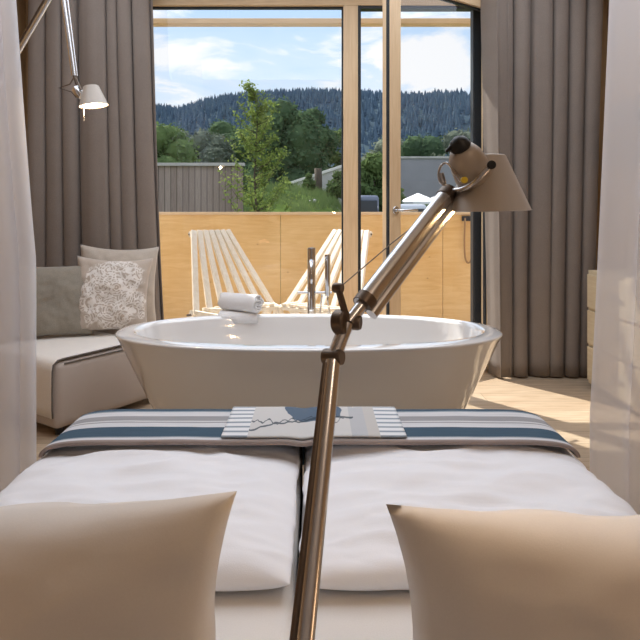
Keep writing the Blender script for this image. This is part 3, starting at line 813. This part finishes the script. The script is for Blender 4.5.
b=B(); tube(b,[K,P(80,92,2.58)], .006, 8); tube(b,[P(75,76,2.6),P(70,84,2.6),P(59,88,2.6),P(72,92,2.6),P(76,97,2.58)], .0035, 8); tube(b,[P(76,78,2.58),P(81,90,2.56)],.004,8); l2o('spring', b, M_alu_d)
b=B(); lathe(b,[(.015,-.03),(.02,-.02),(.02,.01),(.015,.02)], frame_of(P(79,93,2.58),(.6,0,-.8)),20); l2o('lamp_socket', b, M_alu)
tp = P(91,86,2.57); a2=Vector((.13,.02,-1)).normalized(); M2=frame_of(tp,a2)
b=B(); lathe(b,[(.001,-.001),(.030,0),(.033,.003),(.062,.088),(.0635,.089),(.062,.089),(.031,.006),(.001,.004)], M2, 40); l2o('lamp_shade', b, M_bronze)
b=B(); lathe(b,[(.0605,.0865),(.0305,.0085),(.0305,.0095),(.0595,.0865)], M2, 40, closed=True); l2o('shade_lining', b, M_inner)
b=B(); lathe(b,[(.004,-.03),(.014,-.02),(.024,.006),(.022,.022),(.004,.032)], frame_of(tp+a2*.052,a2),20); l2o('bulb', b, M_bulb)
b=B(); tube(b,[P(83,105,2.56),P(84,121,2.56)],.004,8); l2o('pull_rod', b, M_alu)

# ------------------------------------------------------------ cabinet + TV on the right
cab = empty('drawer_cabinet', (1.95,3.40,0), 0, 'low pale birch drawer cabinet against the right wall behind the sheer curtain', 'cabinet')
b=B(); box(b,-.155,.165,-.42,.41,.03,.77,.004); obj('body', b, M_cab, cab)
for k in range(3):
    z0=.06+k*.235
    b=B(); box(b,-.172,-.156,-.40,.39,z0,z0+.215,.003); d2=obj('drawer', b, M_cab, cab)
    b=B(); box(b,-.186,-.173,-.06,.06,z0+.10,z0+.115,.003); obj('handle', b, M_alu, d2)
b=B(); box(b,-.13,.14,-.38,.37,0,.03); obj('plinth', b, M_gasket, cab)
tv = empty('television', (1.98,3.52,1.645), 0, 'black flat television tilted out from the right wall above the cabinet', 'television')
tl = R_(7)
Rm = Matrix.Rotation(tl,4,'Y')
b=B(); box(b,-.02,.02,-.38,.38,-.22,.22,.004,mat=Rm); obj('housing', b, M_black, tv)
b=B(); box(b,-.024,-.0205,-.365,.365,-.205,.205,mat=Rm); obj('screen', b, M_tv, tv)
b=B(); tube(b,[(.02,0,0),(XR-1.98-.01,0,0)],.018,10); box(b,XR-1.98-.012,XR-1.98,-.08,.08,-.08,.08); obj('wall_arm', b, M_alu_d, tv)

# ------------------------------------------------------------ outdoors
GZ=-.15
b=B()
# ground with gentle terrain: a mound right of the fence
def gz(x,y):
    z=GZ
    sg_=lambda q: 1/(1+math.exp(max(-60,min(60,-q)))); m_=sg_(-(x-1.0-(y-14)*.03)/.16)*sg_((x+4)/.5)*sg_((y-15.5)*.75)
    z+=1.9*m_*(1-.12*max(-1,min(1,(x-.2))))*math.exp(-max(0,y-22)/25)
    return z
nx,ny=90,110
gr=[[None]*(ny+1) for _ in range(nx+1)]
for i in range(nx+1):
    for j in range(ny+1):
        u=-1+2*i/nx; x=(abs(u)**2.2*math.copysign(1,u))*420
        y=6.1+ (j/ny)**2.4*520
        gr[i][j]=b.verts.new((x,y,gz(x,y)+.03*nz(x*2,y*2)))
for i in range(nx):
    for j in range(ny): b.faces.new((gr[i][j],gr[i+1][j],gr[i+1][j+1],gr[i][j+1]))
g_=struct('lawn', b, M_grass, smooth=True)
# hill
sky_pts=[(-400,118),(0,112),(130,107),(160,106),(185,109),(205,103),(225,99),(250,95),(275,92),(310,91),(345,92),(380,94),(410,94),(440,93),(470,97),(560,104),(1000,125)]
sky_pts=[(a_,b_+8) for a_,b_ in sky_pts]
def skyy(px):
    for (a,ya),(c,yc) in zip(sky_pts,sky_pts[1:]):
        if a<=px<=c: return lerp(ya,yc,(px-a)/(c-a))
    return 120
def hill(px,t):
    d=190+t*190
    H=wz(skyy(px),380)
    z=GZ-2+ (H+1)*(math.sin(min(1,t)*PI/2)**1.15) + 2.5*nz(px*.02,t*3)*math.sin(PI*min(1,t))
    if t>1: d=380+(t-1)*190; z=GZ+H-(t-1)*30
    return Vector((wx(px,380)*(.55+.45*d/380) , d, z))
b=B(); HG=[[b.verts.new(hill(-600+i*18,j/20)) for j in range(27)] for i in range(104)]
for i in range(103):
    for j in range(26): b.faces.new((HG[i][j],HG[i+1][j],HG[i+1][j+1],HG[i][j+1]))
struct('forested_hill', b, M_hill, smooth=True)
def conifer(b, base, h, r, rot):
    for (f0,f1,rr) in ((.02,.45,1),(.25,.72,.78),(.5,1.0,.52)):
        n=7; top_=b.verts.new(base+Vector((0,0,h*f1)))
        ring=[b.verts.new(base+Vector((math.cos(rot+2*PI*k/n)*r*rr*(1+.25*(k%2)),math.sin(rot+2*PI*k/n)*r*rr*(1+.25*(k%2)),h*f0-(k%2)*h*.03))) for k in range(n)]
        for k in range(n): b.faces.new((ring[k],ring[(k+1)%n],top_))
rnd=random.Random(5)
b=B()
for i in range(6500):
    t=rnd.random()**.8; px=rnd.uniform(60,560); p_=hill(px,t); h=rnd.uniform(3,5.2); conifer(b,p_-Vector((0,0,.5)),h*(1.25-.0*t),h*.27,rnd.random()*6)
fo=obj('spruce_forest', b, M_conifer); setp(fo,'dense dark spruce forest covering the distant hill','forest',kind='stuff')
protos=[]
for k in range(4):
    b=B(); conifer(b,Vector((0,0,0)),1,.24+.03*k,k); protos.append(b)
pm=[]
for k,bb in enumerate(protos):
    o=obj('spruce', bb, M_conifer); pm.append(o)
cnt=0
for i in range(300):
    s_ = i%2
    px = 118+ (i*1.25) + rnd.uniform(-.6,.6); tt=rnd.uniform(.93,1.0) if s_ else rnd.uniform(.80,1)
    p_=hill(px,tt)
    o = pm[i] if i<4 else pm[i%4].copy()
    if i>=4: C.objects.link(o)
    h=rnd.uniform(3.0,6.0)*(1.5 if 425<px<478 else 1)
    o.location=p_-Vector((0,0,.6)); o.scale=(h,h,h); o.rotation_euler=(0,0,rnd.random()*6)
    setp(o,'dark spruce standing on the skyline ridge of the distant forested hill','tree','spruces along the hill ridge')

def leafcloud(b, blobs, n, size, seed, shell=.55):
    r_=random.Random(seed); tot=sum(bl[3]**2 for bl in blobs)
    for cx,cy,cz_,r in blobs:
        for _ in range(int(n*r*r/tot)):
            v=Vector((r_.gauss(0,1),r_.gauss(0,1),r_.gauss(0,1))).normalized()
            rr=r*(shell+(1-shell)*r_.random()**.5)*(1+.22*nz(v.x*2.3+cx,v.y*2.3+cz_,v.z*2.3))
            p=Vector((cx,cy,cz_))+Vector((v.x*rr,v.y*rr,v.z*rr*.92))
            a=Vector((r_.gauss(0,1),r_.gauss(0,1),r_.gauss(0,.7))).normalized(); c=a.cross(v+Vector((.01,.02,.3))).normalized()
            s_=size*r_.uniform(.6,1.25)
            b.faces.new([b.verts.new(p-a*s_),b.verts.new(p+c*s_*.5),b.verts.new(p+a*s_),b.verts.new(p-c*s_*.5)])
def core(b, blobs, k=.72):
    for cx,cy,cz_,r in blobs:
        g2=bmesh.ops.create_icosphere(b, subdivisions=2, radius=r*k, matrix=Matrix.Translation((cx,cy,cz_)))
def tree(name,px,d,top_py,w_px,mat,label,seed,n=3500,size=.28,base_py=None,cat='tree',group=None,trunk_r=.18):
    r_=random.Random(seed); x=wx(px,d); zt_=wz(top_py,d); z0=gz(x,d)-.1; H=zt_-z0; Wd=w_px*d/F/2*1.35
    t=empty(name,(x,d,z0),0,label,cat,group)
    blobs=[]
    rb=Wd*.55
    for k in range(14):
        a=r_.random()*6.28; hh=r_.uniform(.16,.82)
        sp_=Wd*.52*(1-abs(hh-.5)*.9)
        blobs.append((math.cos(a)*sp_, math.sin(a)*sp_*.8, H*hh, rb*r_.uniform(.7,1.0)))
    blobs.append((0,0,H-rb*.72,rb*.75)); blobs.append((0,0,H*.5,rb*1.1))
    b=B(); leafcloud(b,blobs,int(n*1.8),size*.72,seed); core(b,blobs,.80); obj('crown',b,mat,t)
    b=B(); tube(b,[(0,0,0),(.05,0,H*.3),(0,0,H*.7)],[trunk_r,trunk_r*.7,trunk_r*.3],8); obj('trunk',b,M_bark,t,smooth=True)
    return t
tree('broadleaf_tree',158,34,122,70,M_leaf_mid,'bright green bushy tree just above the fence, beside the left curtain',1,n=2600,size=.22)
tree('broadleaf_tree',203,46,128,56,M_leaf_grey,'grey-green rounded tree behind the board fence',2,n=2600,size=.25)
tree('broadleaf_tree',180,60,128,42,M_leaf_grey,'pale grey-green round tree between bright green tree and rounded willow',3,n=2200,size=.3)
tree('broadleaf_tree',222,70,118,60,M_leaf_dark,'dark tree rising left of the sapling below the hill',4,n=2600,size=.4)
tree('broadleaf_tree',282,42,97,66,M_leaf_dark,'tallest dark broadleaf tree just right of the sapling',5,n=4200,size=.28)
tree('broadleaf_tree',312,48,106,52,M_leaf_dark,'dark broadleaf tree right of the tallest one, above the sloping wall',6,n=3400,size=.3)
tree('broadleaf_tree',341,52,128,30,M_leaf_mid,'green tree partly behind the wooden window post',7,n=2000,size=.3)
tree('broadleaf_tree',374,22.5,152,44,M_leaf_mid,'leafy green tree beyond the parked van, seen between the post and the open door',8,n=2600,size=.2)
tree('broadleaf_tree',250,56,124,48,M_leaf_dark,'dark tree directly behind the young sapling',9,n=2600,size=.34)
tree('broadleaf_tree',415,62,133,60,M_leaf_dark,'dark rounded tree behind the grey wall beside the door leaf',10,n=2600,size=.34)
tree('broadleaf_tree',455,56,128,52,M_leaf_grey,'olive-green tree behind the grey wall above the lamp head',11,n=2600,size=.32)
tree('broadleaf_tree',385,72,136,50,M_leaf_grey,'faint grey-green tree behind the door stile, left of the grey wall',12,n=2200,size=.4)
tree('broadleaf_tree',486,50,124,50,M_leaf_dark,'dark tree at the right edge of the window view, behind the grey wall',13,n=2200,size=.32)
# field band on lower hill
b=B(); 
for (pa,pb,d,za,zb) in ((330,560,150,6,20),):
    vs=[b.verts.new((wx(pa,d),d,GZ)),b.verts.new((wx(pb,d),d,GZ)),b.verts.new((wx(pb,d)*1.2,d+45,16)),b.verts.new((wx(pa,d)*1.2,d+45,14))]
    b.faces.new(vs)
struct('meadow_slope', b, M_grass_far)

# sapling
sx=wx(256,10.2)
sap=empty('sapling',(sx,10.2,gz(sx,10.2)-.02),0,'slender young tree with bright green leaves just beyond the balcony','tree')
r_=random.Random(42); H=wz(90,10.2)-GZ
tr_pts=[(0,0,0),(.02,0,H*.3),(-.03,.02,H*.55),(.02,0,H*.8),(.03,0,H)]
b=B(); tube(b,tr_pts,[.028,.022,.016,.009,.003],8); brs=[]
for k in range(60):
    hh=.24+.73*r_.random()**1.15; a=r_.random()*6.28; ln=(.20+.78*(1-hh)**.8)*r_.uniform(.65,1.1)
    p0=Vector((0,0,H*hh)); p3=p0+Vector((math.cos(a)*ln*.85,math.sin(a)*ln*.85,ln*.75)); p1=p0+Vector((math.cos(a)*ln*.45,math.sin(a)*ln*.45,ln*.2))
    tube(b,[p0,p1,p3],[.008,.005,.002],5); brs.append((p0,p1,p3))
obj('trunk',b,M_bark,sap,smooth=True)
b=B()
for p0,p1,p3 in brs:
    for q in range(80):
        t=r_.uniform(.15,1.08); p=p0*(1-t)**2+p1*2*t*(1-t)+p3*t*t+Vector((r_.gauss(0,.04),r_.gauss(0,.04),r_.gauss(0,.045)))
        a=Vector((r_.gauss(0,1),r_.gauss(0,1),r_.gauss(-.2,.8))).normalized(); c=a.cross(Vector((r_.gauss(0,1),r_.gauss(0,1),r_.gauss(0,1)))).normalized(); s_=r_.uniform(.022,.040)
        b.faces.new([b.verts.new(p-a*s_),b.verts.new(p+c*s_*.5),b.verts.new(p+a*s_),b.verts.new(p-c*s_*.5)])
obj('foliage',b,M_leaf_young,sap)

# board fence
xa=-6.5; xb=wx(243,12)
fe=empty('board_fence',(xb,12,GZ),0,'weathered grey-brown vertical board fence outside, left of the sapling','fence')
b=B(); box(b,xa-xb,0,0,.06,0,wz(166,12)-GZ); obj('boards',b,M_fence,fe)
b=B(); box(b,xa-xb,.03,-.06,.12,wz(166,12)-GZ,wz(163,12)-GZ,.004); obj('fence_cap',b,M_conc,fe)
# grey wall / low building right
gx0,gx1=wx(396,30),wx(560,30)
gw=empty('grey_garden_wall',((gx0+gx1)/2,30,GZ),0,'plain grey rendered wall outside behind the parasols','wall')
hw=(gx1-gx0)/2
b=B(); box(b,-hw,hw,0,.4,0,wz(158.5,30)-GZ); obj('wall_body',b,M_greywall,gw)
b=B(); box(b,-hw-.05,hw,-.06,.46,wz(158.5,30)-GZ,wz(156.5,30)-GZ,.01); obj('coping',b,M_conc,gw)
# sloping wall on the mound
sw=empty('sloping_garden_wall',(wx(310,26),26,gz(wx(310,26),26)),0,'pale low sloping wall rising to the right under the dark trees','wall')
zb_=sw.location.z
b=B()
xs_=[wx(276,26)-sw.location.x, wx(346,26)-sw.location.x]; zt_=[wz(189,26)-zb_, wz(166,26)-zb_]
vv=[]
for y_ in (0,.35):
    vv.append([b.verts.new((xs_[0],y_,-1.2)),b.verts.new((xs_[1],y_,-1.2)),b.verts.new((xs_[1],y_,zt_[1])),b.verts.new((xs_[0],y_,zt_[0]))])
b.faces.new(vv[0]); b.faces.new(list(reversed(vv[1])))
for k in range(4): b.faces.new((vv[0][k],vv[0][(k+1)%4],vv[1][(k+1)%4],vv[1][k]))
obj('wall_body',b,M_conc,sw)
b=B(); bar(b,(xs_[0],.17,zt_[0]+.05),(xs_[1],.17,zt_[1]+.05),.5,.12,(0,1,0),.01); obj('coping',b,newmat('light_coping',(.62,.60,.57),.8),sw)
# dark trunk in front of the wall, small shrubs, gravel strip, stones
b=B(); x_=wx(318,22); tube(b,[(0,0,-.2),(.02,0,.4),(0,0,1.05)],[.17,.15,.15],10); o=obj('tree_stump',b,M_bark,smooth=True); o.location=(x_,22,gz(x_,22)); setp(o,'thick dark trunk standing in front of the sloping wall','trunk')
def shrub(px,d,top,wpx,mat,label,seed,n=900,size=.07):
    x=wx(px,d); z0=gz(x,d); H=wz(top,d)-z0; R=wpx*d/F/2
    bl=[(0,0,H*.5,min(R,H*.55)),(R*.45,.1,H*.35,R*.6),(-R*.45,0,H*.35,R*.6),(0,0,H-R*.5,R*.5)]
    b=B(); leafcloud(b,bl,n,size,seed); core(b,bl,.6)
    o=obj('shrub',b,mat); o.location=(x,d,z0); return setp(o,label,'shrub')
shrub(309,20,168+5,12,M_leaf_mid,'small upright green shrub left of the dark trunk',61)
shrub(338,19,170,22,M_leaf_mid,'bushy green shrub against the window post, right of the dark trunk',62,1400)
shrub(284,21,182,18,M_leaf_mid,'low green shrub beside the sapling at the foot of the sloping wall',63)
for k,(px,d) in enumerate(((282,13.6),(289,13.4),(306,13.8),(314,13.5),(322,13.2),(313,17.5))):
    x=wx(px,d); b=B(); g2=bmesh.ops.create_icosphere(b,subdivisions=2,radius=.10)
    for v_ in b.verts: v_.co=Vector((v_.co.x*1.3,v_.co.y,v_.co.z*.6))*(1+.25*nz(v_.co.x*9+k,v_.co.y*9,v_.co.z*9))
    o=obj('stone',b,M_conc,smooth=True); o.location=(x,d,gz(x,d)+.03); setp(o,'pale stone lying in the grass of the garden mound','stone','pale stones on the mound')
b=B(); rg_=random.Random(4)
for _ in range(9000):
    y_=13.5+rg_.random()**1.3*10; x_=rg_.uniform(-2.2,1.6)
    z_=gz(x_,y_)
    if z_<.2: continue
    n_=nz(x_*1.5,y_*.9,5)
    if n_<-.12: continue
    h_=.10+.22*rg_.random()*(1+n_); a_=rg_.random()*6.28; lx,ly=math.cos(a_)*h_*.5,math.sin(a_)*h_*.5; w_=.012
    b.faces.new([b.verts.new((x_-w_,y_,z_-.02)),b.verts.new((x_+w_,y_,z_-.02)),b.verts.new((x_+lx,y_+ly,z_+h_))])
o=obj('ornamental_grass',b,M_leaf_mid); setp(o,'long ornamental grass covering the garden mound','grass',kind='stuff')
# parasols
def parasol(px,top,wpx,d,label):
    x=wx(px,d); zt_=wz(top,d); R=wpx*d/F/2; z0=gz(x,d)
    t=empty('parasol',(x,d,z0),0,label,'parasol','white parasols')
    b=B(); n=8; h=zt_-z0; ap=b.verts.new((0,0,h)); ring=[b.verts.new((math.cos(2*PI*(k+.5)/n)*R,math.sin(2*PI*(k+.5)/n)*R,h-R*.42)) for k in range(n)]
    low=[b.verts.new(v_.co-Vector((0,0,.10))) for v_ in ring]
    for k in range(n): b.faces.new((ring[k],ring[(k+1)%n],ap)); b.faces.new((ring[k],ring[(k+1)%n],low[(k+1)%n],low[k]))
    o=obj('canopy',b,M_canvas,t); s=o.modifiers.new('t','SOLIDIFY'); s.thickness=.02
    b=B(); tube(b,[(0,0,0),(0,0,h-.05)],.035,8); obj('pole',b,M_alu_d,t)
parasol(418,193,42,24,'white parasol outside beside the door handle, in front of the grey wall')
parasol(447,191,36,25.5,'white parasol right of the other, half behind the lamp arm')
# vehicles
def vehicle(px,d,wpx,top,matp,label,tall):
    x=wx(px,d); W_2=wpx*d/F/2; z0=gz(x,d); H=wz(top,d)-z0
    t=empty('van' if tall else 'car',(x,d,z0),0,label,'van' if tall else 'car')
    b=B(); box(b,-W_2,W_2,-1.9,1.9,.28,H*.55,.10,seg=3); box(b,-W_2*.92,W_2*.92,-1.1,1.6,H*.5,H,.16,seg=3); obj('body',b,matp,t,smooth=True,angle=40)
    b=B(); box(b,-W_2*.75,W_2*.75,-1.13,-1.08,H*.58,H*.9,.02); obj('windscreen',b,M_window_dark,t)
    for sx_ in (-1,1):
        for sy in (-1.2,1.2):
            b=B(); lathe(b,[(.30,-.1),(.31,-.08),(.31,.08),(.30,.1)],frame_of((sx_*(W_2-.08),sy,.31),(1,0,0)),20); obj('wheel',b,M_gasket,t)
vehicle(366,22,22,196,M_van,'dark blue-grey van parked outside between the window post and the door','t')
vehicle(405,20.5,36,204.5,M_silver,'silver car parked outside under the parasol beside the door handle',None)
# hedge right
x=wx(402,27); b=B(); bl=[(k*.55-1.6,0,.75,.75) for k in range(7)]; leafcloud(b,bl,2600,.1,77); core(b,bl,.75); o=obj('hedge',b,M_leaf_mid); o.location=(x,27,GZ+.4); setp(o,'low green hedge at the foot of the grey wall','hedge')

# ------------------------------------------------------------ light
W = bpy.data.worlds.new('sky'); bpy.context.scene.world = W; W.use_nodes = True
nt = W.node_tree
class _W: node_tree = nt
wm=_W
bg = nt.nodes['Background']
tc = N(wm,'ShaderNodeTexCoord'); nrm=N(wm,'ShaderNodeVectorMath',operation='NORMALIZE'); L(wm,tc.outputs['Generated'],nrm.inputs[0])
sp=N(wm,'ShaderNodeSeparateXYZ'); L(wm,nrm.outputs[0],sp.inputs[0])
mp=N(wm,'ShaderNodeMapping'); mp.inputs['Scale'].default_value=(2.2,2.2,6.5); mp.inputs['Location'].default_value=(.35,0,.2); L(wm,nrm.outputs[0],mp.inputs[0])
f=noisetex(wm,mp.outputs[0],2.6,7,.58,.35)
blue=ramp(wm,sp.outputs['Z'],[(0,(.56,.67,.76)),(.18,(.42,.54,.69)),(.33,(.33,.47,.66)),(.6,(.5,.62,.85)),(1,(.4,.5,.75))])
cm=ramp(wm,f,[(.46,(0,0,0)),(.60,(1,1,1))])
# thicker cloud veil towards the horizon
hz=ramp(wm,sp.outputs['Z'],[(.0,(1,1,1)),(.16,(.75,.75,.75)),(.33,(0,0,0))])
mx=math_(wm,'MINIMUM', math_(wm,'ADD', cm, math_(wm,'MULTIPLY', math_(wm,'MULTIPLY',hz,.85), ramp(wm,f,[(.3,(.2,.2,.2)),(.5,(1,1,1))]))), 1.0)
L(wm, mixc(wm, mx, blue, ramp(wm,sp.outputs['Z'],[(.30,(.66,.66,.68)),(.55,(1.4,1.4,1.45))])), bg.inputs['Color'])
bg.inputs['Strength'].default_value = 1.5

def light(name,kind,loc,energy,col,**k):
    l=bpy.data.lights.new(name,kind); l.energy=energy; l.color=col
    o=bpy.data.objects.new(name,l); C.objects.link(o); o.location=loc
    for a,v_ in k.items(): setattr(l,a,v_)
    return o
s=light('sun','SUN',(0,0,10),7.0,(1,.94,.85),angle=.01)
el=R_(49); az=R_(-42)     # sun ahead of the camera, to the left
sd=Vector((math.sin(az)*math.cos(el),math.cos(az)*math.cos(el),math.sin(el)))
s.rotation_euler = sd.to_track_quat('Z','Y').to_euler()
a=light('daylight_fill','AREA',(0,2.6,2.81),62,(.80,.88,1),shape='RECTANGLE',size=3.6,size_y=2.6)  # added soft fill, no luminaire: cool area light standing in for daylight
light('bedside_light','POINT',(-.72,.42,.68),.8,(1,.62,.35),shadow_soft_size=.09)
light('bedside_light','POINT',(.80,.42,.66),1.3,(1,.62,.35),shadow_soft_size=.09)
light('warm_front_fill','POINT',(.54,-.25,2.0),7.5,(1,.74,.53),shadow_soft_size=.10)  # added unseen fill behind the camera, warms tub front, curtains and pillows
light('lamp_bulb','POINT',bp+ax_*.045,1.6,(1,.66,.32),shadow_soft_size=.02)
light('lamp_bulb','POINT',tp+a2*.10,1.5,(1,.74,.45),shadow_soft_size=.02)

# ------------------------------------------------------------ camera
cd=bpy.data.cameras.new('camera'); cam=bpy.data.objects.new('camera',cd); C.objects.link(cam)
cam.location=(0,0,CAMZ); cam.rotation_euler=(PI/2,0,0)
cd.sensor_fit='HORIZONTAL'; cd.sensor_width=36; cd.lens=F/640*36
cd.shift_x=(320-PX0)/640; cd.shift_y=-(320-PY0)/640
cd.clip_start=.02; cd.clip_end=1500
sc=bpy.context.scene; sc.camera=cam
sc.view_settings.view_transform='Standard'; sc.view_settings.look='None'; sc.view_settings.gamma=1; sc.view_settings.use_curve_mapping=False
sc.view_settings.exposure=0.08
